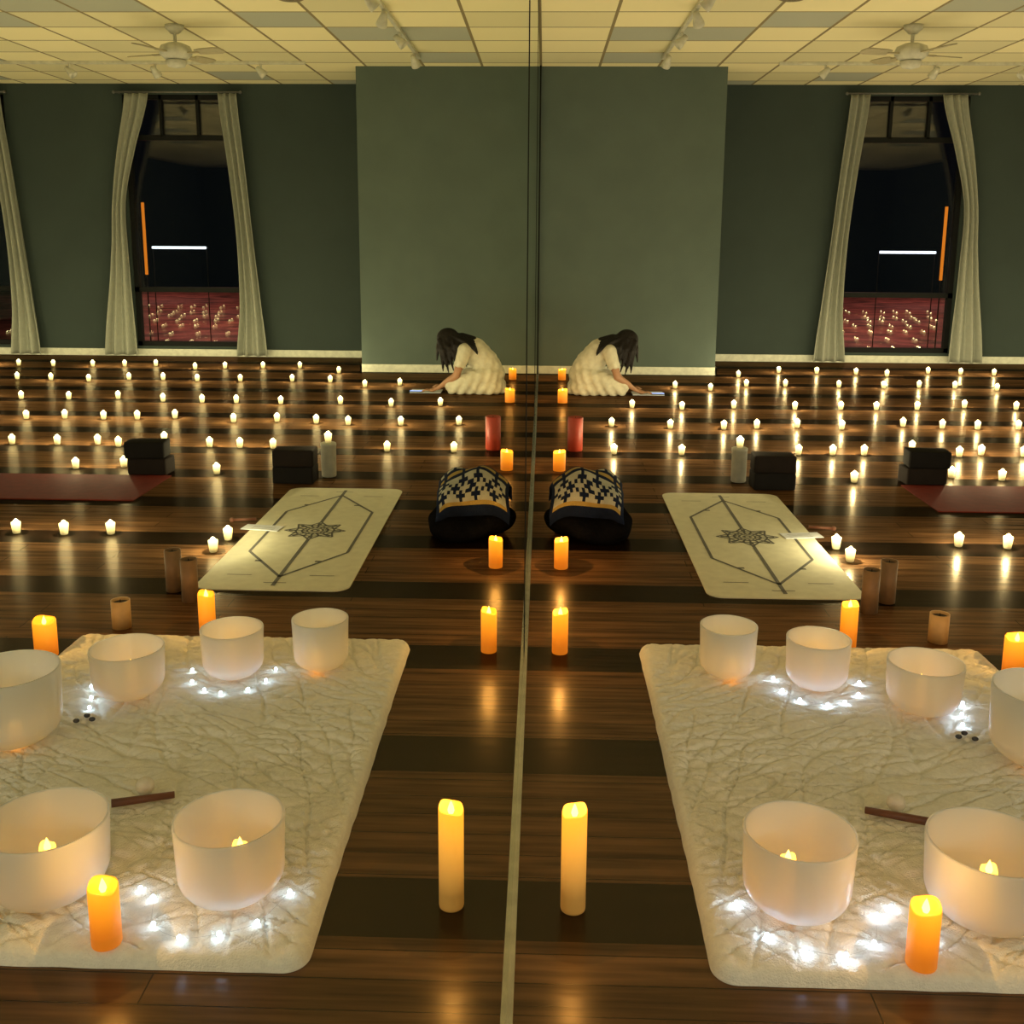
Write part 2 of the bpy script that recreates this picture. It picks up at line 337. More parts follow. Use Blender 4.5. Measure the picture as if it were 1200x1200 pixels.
# ------------------------------------------------------------------ curtains
def curtain(keys, label, seed, folds=7):
    rnd = random.Random(seed); nx, nz = 84, 60
    bm = bmesh.new(); grid = []
    keys = sorted(keys, key=lambda k: -k[0]); ph = rnd.random()*6
    def interp(z):
        n = len(keys)
        for i in range(n-1):
            if keys[i][0] >= z >= keys[i+1][0]:
                t = (keys[i][0]-z)/(keys[i][0]-keys[i+1][0])
                p0, p1, p2, p3 = keys[max(i-1, 0)], keys[i], keys[i+1], keys[min(i+2, n-1)]
                return [0.5*((2*p1[k])+(p2[k]-p0[k])*t+(2*p0[k]-5*p1[k]+4*p2[k]-p3[k])*t*t+(3*p1[k]-p0[k]-3*p2[k]+p3[k])*t**3) for k in (1, 2, 3)]
        return keys[-1][1:]
    for j in range(nz+1):
        z = keys[0][0]+(keys[-1][0]-keys[0][0])*j/nz; xl, xr, am = interp(z); row = []
        for i in range(nx+1):
            u = i/nx; w = u+0.010*math.sin(1.2*z+u*5)
            y = YF-0.11-am*math.sin(w*folds*2*PI+ph)-0.2*am*math.sin(w*folds*3.1*PI+z*0.7)
            row.append(bm.verts.new((xl+(xr-xl)*u, y, z)))
        grid.append(row)
    for j in range(nz):
        for i in range(nx): bm.faces.new([grid[j][i], grid[j+1][i], grid[j+1][i+1], grid[j][i+1]])
    o = thing("curtain", mesh_from(bm, "curtain", M_CURT, True), label, "curtain", "window curtains")
    s = o.modifiers.new("t", 'SOLIDIFY'); s.thickness = 0.004
    return o
for k, off in enumerate((0.0, 2.8)):
    curtain([(3.098, 3.55+off, 3.77+off, 0.03), (2.2, 3.48+off, 3.68+off, 0.035), (1.4, 3.42+off, 3.62+off, 0.04), (0.6, 3.35+off, 3.62+off, 0.042), (0.02, 3.30+off, 3.68+off, 0.045)],
            "long beige grommet curtain hanging loose beside the dark window", 3+k, 3)
    curtain([(3.098, 4.59+off, 4.87+off, 0.03), (2.4, 4.80+off, 5.01+off, 0.03), (1.85, 4.94+off, 5.10+off, 0.03), (1.2, 4.94+off, 5.16+off, 0.035), (0.02, 4.90+off, 5.31+off, 0.045)],
            "long beige curtain gathered back against the window edge", 8+k, 3)
    bm = bmesh.new(); add_rod(bm, (3.52+off, YF-0.11, 3.11), (5.00+off, YF-0.11, 3.11), 0.009, 12)
    for x in (3.51, 5.01): add_sphere(bm, (x+off, YF-0.11, 3.11), 0.018)
    for x in (3.54, 4.98): add_box(bm, x+off-0.006, x+off+0.006, YF-0.11, YF, 3.105, 3.12)
    thing("curtain_rod", mesh_from(bm, "curtain_rod", M_ROD, True), "thin grey metal curtain rod above the window", "curtain rod")

# ------------------------------------------------------------------ candles
WARM = (1.0, 0.83, 0.45); AMBER = (1.0, 0.50, 0.12)
tea_me = lathe("votive_body", [(0, 0), (0.016, 0), (0.0185, 0.004), (0.0235, 0.054), (0.022, 0.058), (0.019, 0.054), (0.012, 0.049), (0, 0.048)], M_TEA, 24)
def flame_prof(h, r): return [(0, 0), (r*0.7, h*0.08), (r, h*0.28), (r*0.82, h*0.5), (r*0.42, h*0.78), (0, h)]
tfl = lathe("flame", [(0, 0), (0.009, 0.002), (0.0125, 0.009), (0.0115, 0.016), (0.006, 0.023), (0, 0.027)], M_FLAME, 14)
TEA = [(2.17,11.05),(2.69,11.44),(3.1,11.4),(3.52,11.36),(3.82,11.24),(4.36,11.5),(4.7,11.45),(5.05,11.41),(5.5,11.4),
 (2.12,10.35),(2.52,10.38),(3.05,10.35),(3.49,10.33),(3.87,10.4),(4.22,10.38),(4.58,10.24),(5.0,10.3),(1.38,10.18),(1.71,10.04),
 (0.85,8.97),(1.28,8.9),(1.75,9.0),(2.28,8.97),(2.69,9.0),(3.0,9.0),(3.37,9.04),(3.83,9.16),(4.26,9.1),(4.7,9.1),
 (0.61,8.05),(1.07,8.0),(1.49,7.99),(1.76,8.05),(2.09,8.1),(2.43,8.05),(2.96,8.2),(3.25,8.14),(3.52,8.12),(3.85,8.14),(4.15,8.1),
 (0.56,7.01),(1.03,7.01),(1.85,7.06),(2.09,7.07),(2.31,7.08),(2.7,7.25),(2.96,7.06),(3.14,7.13),(3.42,7.1),(3.75,7.1),
 (2.0,6.26),(2.66,6.42),(2.95,6.36),(2.12,4.93),(2.35,4.91),(2.60,4.92),(2.38,4.18),(1.50,4.86),(1.51,4.66)]
rr = random.Random(5)
for yy, x0 in ((11.4, 5.9), (10.3, 5.4), (9.1, 5.1), (8.1, 4.6), (7.1, 4.2), (6.3, 5.9), (5.0, 6.0)):
    x = x0
    while x < 8.3:
        TEA.append((x+rr.uniform(-.05, .05), yy+rr.uniform(-.06, .06))); x += 0.30
for i, (x, y) in enumerate(TEA):
    o = thing("votive_candle", tea_me, "small lit votive candle glowing yellow on the wood floor", "candle", "votive candles across the floor", loc=(x, y, 0))
    thing("flame", tfl, parent=o, loc=(0, 0, 0.0475))
    if x < 5.2: point((x, y, 0.095), 3.6, WARM)
    elif i % 3 == 0: point((x, y, 0.095), 7.0, WARM)
def pillar_mesh(r, h, mat):
    bm = bmesh.new(); seg = 40
    prof = [(0, 0), (r*0.97, 0), (r, h*0.02), (r*1.0, h*0.5), (r, h-0.006), (r*0.93, h), (r*0.80, h-0.006), (r*0.6, h-0.014), (0, h-0.016)]
    add_lathe(bm, prof, seg)
    for v in bm.verts:
        if v.co.z > h*0.9:
            a = math.atan2(v.co.y, v.co.x); v.co.z += (0.006*math.sin(a+0.8)+0.003*math.sin(3*a))*min(1, v.co.to_2d().length/r)
    return mesh_from(bm, "wax_pillar", mat, True)
pfl = lathe("flame", flame_prof(0.034, 0.008), M_FLAMEO, 14)
wick = lathe("wick", [(0.002, 0), (0.002, 0.012)], M_WICK, 8)
def pillar(x, y, z, r, h, mat, label, w=2.0, group="glowing pillar candles"):
    o = thing("pillar_candle", pillar_mesh(r, h, mat), label, "candle", group, loc=(x, y, z))
    thing("wick", wick, parent=o, loc=(0, 0, h-0.018))
    thing("flame", pfl, parent=o, loc=(0, 0, h-0.018))
    point((x, y, z+h+0.04), w, AMBER); return o
RUGZ = 0.036
pillar(0.138, 2.08, 0, 0.0285, 0.245, M_WAXC, "tall slim lit pillar candle, amber top, beside the mirror", 0.8)
pillar(0.13, 3.53, 0, 0.029, 0.158, M_WAXO, "amber glowing pillar candle on the floor beside the mirror", 1.8)
pillar(0.15, 4.50, 0, 0.032, 0.135, M_WAXO, "short amber glowing pillar candle beside the mirror", 2.2)
pillar(0.17, 6.48, 0, 0.040, 0.125, M_WAXO, "short thick amber pillar candle beside the mirror", 2.2)
pillar(0.24, 9.21, 0, 0.044, 0.12, M_WAXO, "short amber pillar candle near the seated person", 1.8)
pillar(0.26, 10.71, 0, 0.040, 0.11, M_WAXO, "short amber pillar candle near the far wall", 1.4)
pillar(0.845, 1.880, RUGZ, 0.031, 0.135, M_WAXO, "lit amber pillar candle on the cream rug before the bowls", 0.8)
pillar(1.205, 3.64, 0, 0.031, 0.165, M_WAXO, "lit amber pillar candle behind the edge of the rug", 1.2)
pillar(1.72, 3.42, 0, 0.040, 0.135, M_WAXO, "thick lit amber pillar candle beside the rug corner", 1.2)
def unlit(x, y, r, h, mat, label):
    o = thing("unlit_candle", lathe("unlit_candle", [(0, 0), (r, 0), (r, h), (r*0.88, h), (r*0.86, h-0.012), (0, h-0.014)], mat, 36), label, "candle", loc=(x, y, 0))
    thing("candle_top", lathe("candle_top", [(r*0.85, h-0.0115), (r*0.4, h-0.010), (0, h-0.010)], M_DARKTOP, 30), parent=o)
    thing("wick", wick, parent=o, loc=(0, 0, h-0.011))
unlit(1.395, 4.00, 0.034, 0.18, M_BROWN, "tall unlit brown pillar candle at the corner of the yoga mat")
unlit(1.505, 4.12, 0.034, 0.18, M_BROWN, "tall unlit brown pillar candle next to its twin")
unlit(1.56, 3.70, 0.036, 0.11, M_TAN, "short unlit tan pillar candle behind the rug")
o = thing("candle_jar", lathe("candle_jar", [(0, 0), (0.042, 0), (0.046, 0.006), (0.047, 0.195), (0.049, 0.197), (0.049, 0.212), (0.044, 0.215), (0, 0.215)], pbr("jar_white", (0.42, 0.42, 0.36), 0.5), 40), "tall white cylindrical jar carrying a lit votive", "jar", loc=(1.28, 6.24, 0))
o = thing("votive_candle", tea_me, "small lit votive candle on top of the white jar", "candle", "votive candles across the floor", loc=(1.28, 6.24, 0.215))
thing("flame", tfl, parent=o, loc=(0, 0, 0.0475)); point((1.28, 6.24, 0.32), 2.0, WARM)
o = thing("red_candle", lathe("red_candle", [(0, 0), (0.050, 0), (0.054, 0.006), (0.054, 0.236), (0.050, 0.242), (0.044, 0.236), (0, 0.232)], M_RED, 40), "unlit red pillar candle on the floor beside the mirror", "candle", loc=(0.29, 7.11, 0))
thing("wick", wick, parent=o, loc=(0, 0, 0.231))

# ------------------------------------------------------------------ rug
RX0, RX1, RY0, RY1 = 0.42, 1.66, 1.845, 3.57
def rug():
    nx, ny = 250, 350; cx, cy = (RX0+RX1)/2, (RY0+RY1)/2; hx, hy = (RX1-RX0)/2, (RY1-RY0)/2; rc = 0.05
    bm = bmesh.new(); top = []
    for j in range(ny+1):
        row = []
        for i in range(nx+1):
            x = -hx+2*hx*i/nx; y = -hy+2*hy*j/ny
            ax, ay = abs(x), abs(y)
            if ax > hx-rc and ay > hy-rc:
                dx, dy = ax-(hx-rc), ay-(hy-rc); m = max(dx, dy); l = math.hypot(dx, dy)
                if l > 0: dx, dy = dx/l*m, dy/l*m
                x = math.copysign(hx-rc+dx, x); y = math.copysign(hy-rc+dy, y)
            d = min(hx-ax, hy-ay)
            wob = noise.noise(Vector((x*14, y*14, 3)))*0.003
            edge = 1-math.exp(-max(d, 0)/0.010)
            inner = min(1.0, max(0.15, d/0.045))
            wx = x+0.02*noise.noise(Vector((x*5, y*5, 1))); wy2 = y+0.02*noise.noise(Vector((x*5, y*5, 5)))
            h = 0.0
            for ang, fr, sd in ((0.55, 16, 0), (-0.6, 15, 4), (1.25, 11, 8), (0.05, 18, 12)):
                u = wx*math.cos(ang)+wy2*math.sin(ang); v = -wx*math.sin(ang)+wy2*math.cos(ang)
                nn = noise.noise(Vector((u*fr*0.16, v*fr, sd)))
                h += math.exp(-(nn/0.055)**2)*0.6
            h = min(h, 1.2)
            z = 0.003+0.033*edge-0.012*h*edge*inner+0.002*noise.noise(Vector((x*50, y*50, 0)))*edge
            if d < 0.003: z = 0.001
            row.append(bm.verts.new((cx+x+(wob if ax > hx-0.03 else 0), cy+y+(wob if ay > hy-0.03 else 0), max(z, 0.001))))
        top.append(row)
    for j in range(ny):
        for i in range(nx): bm.faces.new([top[j][i], top[j][i+1], top[j+1][i+1], top[j+1][i]])
    m = pbr("plush_fur", (0.82, 0.80, 0.70), 0.95, bump=0.4, bscale=240, var=0.05, nscale=60, spec=0.1)
    thing("plush_rug", mesh_from(bm, "plush_rug", m, True), "cream plush faux-fur rug with crinkled quilted pile", "rug")
rug()

# ------------------------------------------------------------------ singing bowls
def bowl(x, y, R, h, label, rz=0):
    t = 0.0045; prof = []
    n = 14; Rb = R*0.965; rc = R*0.80; base = Rb-rc; rh = min(rc*0.72, h*0.55)
    prof.append((0, 0)); prof.append((base*0.8, 0.001))
    for i in range(n+1):
        a = -PI/2+PI/2*i/n; prof.append((base+rc*math.cos(a), rh*(1+math.sin(a))))
    prof += [(R*0.99, h*0.8), (R*1.005, h-0.003), (R*1.0, h), (R-t, h), (R-t-0.001, h-0.003), (R*0.99-t, h*0.8)]
    for i in range(n, -1, -1):
        a = -PI/2+PI/2*i/n; prof.append((max(0.001, base+(rc-t)*math.cos(a)), t+rh*(1+math.sin(a))))
    prof.append((0, t+0.001))
    return thing("singing_bowl", lathe("singing_bowl", prof, M_BOWL, 72), label, "singing bowl", "crystal singing bowls on the rug", loc=(x, y, RUGZ+0.003))
bw = "frosted white crystal singing bowl, "
BOWLS = [(0.690, 3.27, 0.095, 0.180, bw+"small, straight sided", (0.01, -0.030, 0.055)),
 (0.970, 3.195, 0.103, 0.170, bw+"lit bluish by fairy lights", (0.0, 0.0, 0.10)),
 (1.258, 3.03, 0.115, 0.165, bw+"medium sized", (-0.01, 0.0, 0.095)),
 (1.472, 2.72, 0.138, 0.225, bw+"large, at the rug edge", (-0.02, -0.03, 0.06)),
 (0.628, 2.045, 0.121, 0.190, bw+"large, at the rug corner", (-0.025, -0.01, 0.12)),
 (1.035, 2.03, 0.134, 0.185, bw+"widest, behind a pillar candle", (0.0, 0.0, 0.11))]
for x, y, R, h, lb, cd in BOWLS:
    bowl(x, y, R, h, lb)
    dx, dy, hh = cd
    o = thing("led_candle", pillar_mesh(0.018, hh, M_WAXI), "small amber candle glowing inside a crystal bowl", "candle", "candles inside the bowls", loc=(x+dx, y+dy, RUGZ+0.0105))
    thing("flame", pfl, parent=o, loc=(0, 0, hh-0.012))
    point((x+dx, y+dy, RUGZ+0.010+hh+0.03), 0.05, AMBER)

# ------------------------------------------------------------------ fairy lights
def fairy(pts, label):
    bm = bmesh.new(); dense = []; n = len(pts)
    for i in range(n-1):
        p0 = Vector(pts[max(i-1, 0)]); p1 = Vector(pts[i]); p2 = Vector(pts[i+1]); p3 = Vector(pts[min(i+2, n-1)])
        for k in range(8):
            t = k/8; dense.append(0.5*((2*p1)+(p2-p0)*t+(2*p0-5*p1+4*p2-p3)*t*t+(3*p1-p0-3*p2+p3)*t**3))
    dense.append(Vector(pts[-1]))
    for a, b in zip(dense[:-1], dense[1:]): add_rod(bm, a, b, 0.0004, 5)
    root = thing("fairy_lights", mesh_from(bm, "fairy_lights", M_WIRE), label, "fairy lights")
    b2 = bmesh.new(); add_sphere(b2, (0, 0, 0), 0.0050, sub=2, scale=(1, 1, 1.2)); led = mesh_from(b2, "bulb", M_LED, True)
    for p in pts:
        thing("bulb", led, parent=root, loc=p); point((p[0], p[1], p[2]+0.022), 0.014, (0.30, 0.54, 1.0), "fairy_glow")
z = RUGZ+0.008
fairy([(0.50, 2.05, z), (0.545, 1.945, z), (0.615, 1.905, z), (0.695, 1.890, z), (0.765, 1.93, z), (0.80, 2.02, z), (0.84, 2.05, z), (0.885, 1.95, z)], "string of cool white fairy lights around the big bowls")
fairy([(0.84, 3.24, z), (0.85, 3.15, z), (0.89, 3.08, z), (0.97, 3.05, z), (1.03, 3.07, z), (1.09, 3.13, z), (1.12, 3.22, z), (1.38, 3.18, z), (1.405, 3.08, z), (1.37, 3.0, z), (1.345, 2.93, z)], "string of cool white fairy lights around the small bowls")

bm = bmesh.new(); add_rod(bm, (0.900, 2.435, 0.048), (1.04, 2.37, 0.058), 0.009, 14, 0, 0.011)
thing("mallet", mesh_from(bm, "mallet", M_WOOD, True), "reddish brown wooden singing bowl mallet lying on the rug", "mallet")
bm = bmesh.new(); add_sphere(bm, (0.985, 2.455, RUGZ+0.024), 0.024, sub=3)
thing("mallet_ball", mesh_from(bm, "mallet_ball", M_SUEDE, True), "white suede mallet ball lying on the rug", "mallet")
for i in range(6):
    a = i*1.1; bm = bmesh.new(); add_sphere(bm, (0, 0, 0), 0.010, sub=2, scale=(1, 0.8, 0.7))
    thing("pebble", mesh_from(bm, "pebble", M_STONE if i % 2 else M_SUEDE, True), "small polished stone on the rug by the bowl", "stone", "stones beside the bowl", loc=(1.315+0.022*math.cos(a)+0.003*i, 2.855+0.022*math.sin(a), RUGZ+0.009))

# ------------------------------------------------------------------ yoga mat
def yoga_mat():
    X0, X1, Y0, Y1 = 0.765, 1.435, 4.13, 5.91; cx, cy = (X0+X1)/2, (Y0+Y1)/2; hx, hy = (X1-X0)/2, (Y1-Y0)/2; r = 0.07
    bm = bmesh.new(); pts = []
    for sx, sy, a0 in ((1, 1, 0), (-1, 1, PI/2), (-1, -1, PI), (1, -1, 1.5*PI)):
        for i in range(9):
            a = a0+PI/2*i/8; pts.append((sx*(hx-r)+r*math.cos(a), sy*(hy-r)+r*math.sin(a)))
    lo = [bm.verts.new((x, y, 0.0)) for x, y in pts]; hi = [bm.verts.new((x, y, 0.005)) for x, y in pts]
    bm.faces.new(hi); bm.faces.new(lo[::-1])
    for i in range(len(pts)): bm.faces.new([lo[i], lo[(i+1) % len(pts)], hi[(i+1) % len(pts)], hi[i]])
    def line(p, q, w, z=0.0058):
        p, q = Vector(p), Vector(q); d = (q-p).normalized(); n = Vector((-d.y, d.x))*w/2
        f = bm.faces.new([bm.verts.new((*(v), z)) for v in (p+n, p-n, q-n, q+n)]); f.material_index = 1
        f.normal_update()
        if f.normal.z < 0: f.normal_flip()
    S = 0.82
    def ring(rad, w, seg=40):
        for i in range(seg):
            a, b = 2*PI*i/seg, 2*PI*(i+1)/seg
            line((rad*math.cos(a), rad*math.sin(a)), (rad*math.cos(b), rad*math.sin(b)), w)
    line((0, -0.84), (0, -0.15), 0.018); line((0, 0.15), (0, 0.84), 0.018)
    hexp = [(0, 0.72), (0.235, 0.36), (0.235, -0.36), (0, -0.72), (-0.235, -0.36), (-0.235, 0.36)]
    for i in range(6): line(hexp[i], hexp[(i+1) % 6], 0.015)
    for s in (-1, 1):
        line((-0.24, s*0.70), (-0.13, s*0.70), 0.006); line((0.24, s*0.70), (0.13, s*0.70), 0.006)
        line((-0.05, s*0.80), (0.05, s*0.80), 0.007)
        for t in (-1, 1): line((t*0.14, s*0.50), (t*0.14+0.03, s*0.50), 0.02)
    for rr_, ww in ((0.022, 0.016), (0.050, 0.012), (0.080, 0.012), (0.118, 0.011)): ring(rr_*S, ww)
    n = 8
    for i in range(n*2):
        a = 2*PI*i/(n*2); line((0.06*S*math.cos(a), 0.06*S*math.sin(a)), (0.125*S*math.cos(a), 0.125*S*math.sin(a)), 0.011)
    for i in range(n):
        a = 2*PI*i/n; a1 = a+PI/n; a0 = a-PI/n
        tip = (0.19*S*math.cos(a), 0.19*S*math.sin(a))
        line((0.125*S*math.cos(a0), 0.125*S*math.sin(a0)), tip, 0.011); line(tip, (0.125*S*math.cos(a1), 0.125*S*math.sin(a1)), 0.011)
        line((0.12*S*math.cos(a), 0.12*S*math.sin(a)), (0.165*S*math.cos(a), 0.165*S*math.sin(a)), 0.022)
    thing("yoga_mat", mesh_from(bm, "yoga_mat", [M_MAT, M_INK]), "cream yoga mat with dark hexagon lines and star mandala emblem", "yoga mat", loc=(cx, cy, 0.0))
yoga_mat()
bm = bmesh.new(); add_box(bm, -0.10, 0.10, -0.045, 0.045, 0, 0.003)
for i in range(3): add_box(bm, -0.07, 0.05, -0.025+i*0.02, -0.021+i*0.02, 0.003, 0.0034, 1)
thing("card", mesh_from(bm, "card", [M_PAPER, M_INK]), "small printed white card lying on the yoga mat", "card", loc=(1.38, 5.05, 0.0062), rot=(0, 0, 0.15))
bm = bmesh.new(); add_rod(bm, (-0.06, 0, 0), (0.06, 0, 0), 0.008, 12); add_sphere(bm, (0.065, 0, 0), 0.013)
thing("incense_stick", mesh_from(bm, "incense_stick", M_WOOD, True), "short dark wooden rod beside the card", "rod", loc=(1.51, 5.18, 0.013), rot=(0, 0, -0.2))
bm = bmesh.new(); add_box(bm, 0, 1.85, 0, 0.61, 0, 0.006); bmesh.ops.bevel(bm, geom=bm.edges[:], offset=0.002, segments=2, affect='EDGES')
thing("yoga_mat", mesh_from(bm, "yoga_mat", M_REDMAT), "dark red yoga mat rolled out across the floor", "yoga mat", loc=(2.26, 5.57, 0))
blk = box_mesh("yoga_block", -0.125, 0.125, -0.075, 0.075, 0, 0.105, M_BLOCK, 0.012)
blk2 = box_mesh("yoga_block", -0.125, 0.125, -0.075, 0.075, 0, 0.105, M_BLOCK2, 0.012)
for x, y, z, me, r in [(1.455, 6.09, 0, blk, 0.02), (1.455, 6.09, 0.105, blk2, -0.03), (2.42, 6.27, 0, blk2, 0.05), (2.44, 6.27, 0.105, blk, -0.08)]:
    thing("yoga_block", me, "dark foam yoga block, stacked in a pair on the floor", "yoga block", "stacked yoga blocks", loc=(x, y, z), rot=(0, 0, r))

# ------------------------------------------------------------------ cushion with woven blanket
def superell(bm, c, rx, ry, rz, e=0.75, nu=64, nv=32, mi=0, zmin=None, amp=0.01, sd=0):
    def sp(a, e): return math.copysign(abs(a)**e, a)
    rows = []
    for j in range(nv+1):
        v = -PI/2+PI*j/nv; row = []
        for i in range(nu):
            u = 2*PI*i/nu
            p = Vector((rx*sp(math.cos(v), e)*sp(math.cos(u), e), ry*sp(math.cos(v), e)*sp(math.sin(u), e), rz*sp(math.sin(v), e)))
            n = noise.noise(Vector((p.x*7, p.y*7, p.z*7+sd)))
            p = p*(1+amp*8*n); p += Vector(c)
            if zmin is not None: p.z = max(p.z, zmin)
            row.append(bm.verts.new(p))
        rows.append(row)
    for j in range(nv):
        for i in range(nu):
            f = bm.faces.new([rows[j][i], rows[j][(i+1) % nu], rows[j+1][(i+1) % nu], rows[j+1][i]]); f.material_index = mi; f.smooth = True
bm = bmesh.new(); superell(bm, (0.015, 0.02, 0.070), 0.230, 0.23, 0.100, 1.0, nu=90, nv=44, zmin=0.0, amp=0.036)
bag = thing("floor_cushion", mesh_from(bm, "floor_cushion", M_BLACK, True), "slouchy black floor cushion under a patterned woven blanket", "cushion", loc=(0.31, 5.02, 0))
MOTIF = ["NNNNNNNNNNNNNNNNNNNNNNNN",
         "NNNNNNNNNNNNNNNNNNNNNNNN",
         "NNNNNNNNNNNNNNNNNNNNNNNN",
         "NGGGGGGGGGGGGGGGGGGGGGGN",
         "NCCCNCCCCCNCCCCNCCCCCNCN",
         "NCCNNNCCCNNNCCNNNCCCNNNN",
         "NCNCNCNCNCNCNNCNCNCNCNCN",
         "NNCCCNNNCCCNNCCCNNNCCCNN",
         "NCNCNCNCNCNCNNCNCNCNCNCN",
         "NCCNNNCCCNNNCCNNNCCCNNNN",
         "NCCCNCCCCCNCCCCNCCCCCNCN",
         "NNNNNNNNNNNNNNNNNNNNNNNN",
         "NGGGNGGGGGNGGGGNGGGGGNGN",
         "NNNNNNNNNNNNNNNNNNNNNNNN",
         "NCCNCCNCCNCCNCCNCCNCCNCN",
         "NNNNNNNNNNNNNNNNNNNNNNNN",
         "NCNCNCNCNCNCNCNCNCNCNCNN",
         "NNCCNNNCCNNNNCCNNNCCNNNN",
         "NCCCCNCCCCNNCCCCNCCCCNNN",
         "NNNNNNNNNNNNNNNNNNNNNNNN",
         "NGGGGGGGGGGGGGGGGGGGGGGN",
         "NNNNNNNNNNNNNNNNNNNNNNNN",
         "NNNNNNNNNNNNNNNNNNNNNNNN",
         "NNNNNNNNNNNNNNNNNNNNNNNN"]
bm = bmesh.new(); nu, nv = 96, 120; g = []
for j in range(nv+1):
    row = []
    for i in range(nu+1):
        u = -1+2*i/nu; v = -1+2*j/nv
        a = -2.0+3.5*(v+1)/2
        R = 0.145*(1-0.16*abs(u)**2.5)
        x = 0.180*u; y = 1.2*R*math.sin(a); zz = 0.205+R*math.cos(a)-0.07*abs(u)**3
        zz += 0.034*noise.noise(Vector((x*8, y*8, 2))); y += 0.030*noise.noise(Vector((x*8, zz*8, 4)))
        row.append(bm.verts.new((x+0.014*noise.noise(Vector((y*12, x, zz*10))), y, zz)))
    g.append(row)
for j in range(nv):
    for i in range(nu):
        f = bm.faces.new([g[j][i], g[j][i+1], g[j+1][i+1], g[j+1][i]]); f.smooth = True
        ch = MOTIF[int(j/nv*24) % 24][int(i/nu*24) % 24]
        f.material_index = "NCG".index(ch)
me = mesh_from(bm, "woven_blanket", [M_NAVY, M_CREAMY, M_GOLD], True)
o = thing("woven_blanket", me, "woven navy, cream and gold patterned blanket", parent=bag, loc=(-0.03, -0.01, 0))
s = o.modifiers.new("t", 'SOLIDIFY'); s.thickness = 0.012; s.offset = -1
bm = bmesh.new(); superell(bm, (-0.03, -0.01, 0.185), 0.165, 0.130, 0.100, 0.9, sd=4, amp=0.001)
thing("cushion_filling", mesh_from(bm, "cushion_filling", M_BLACK, True), parent=bag)

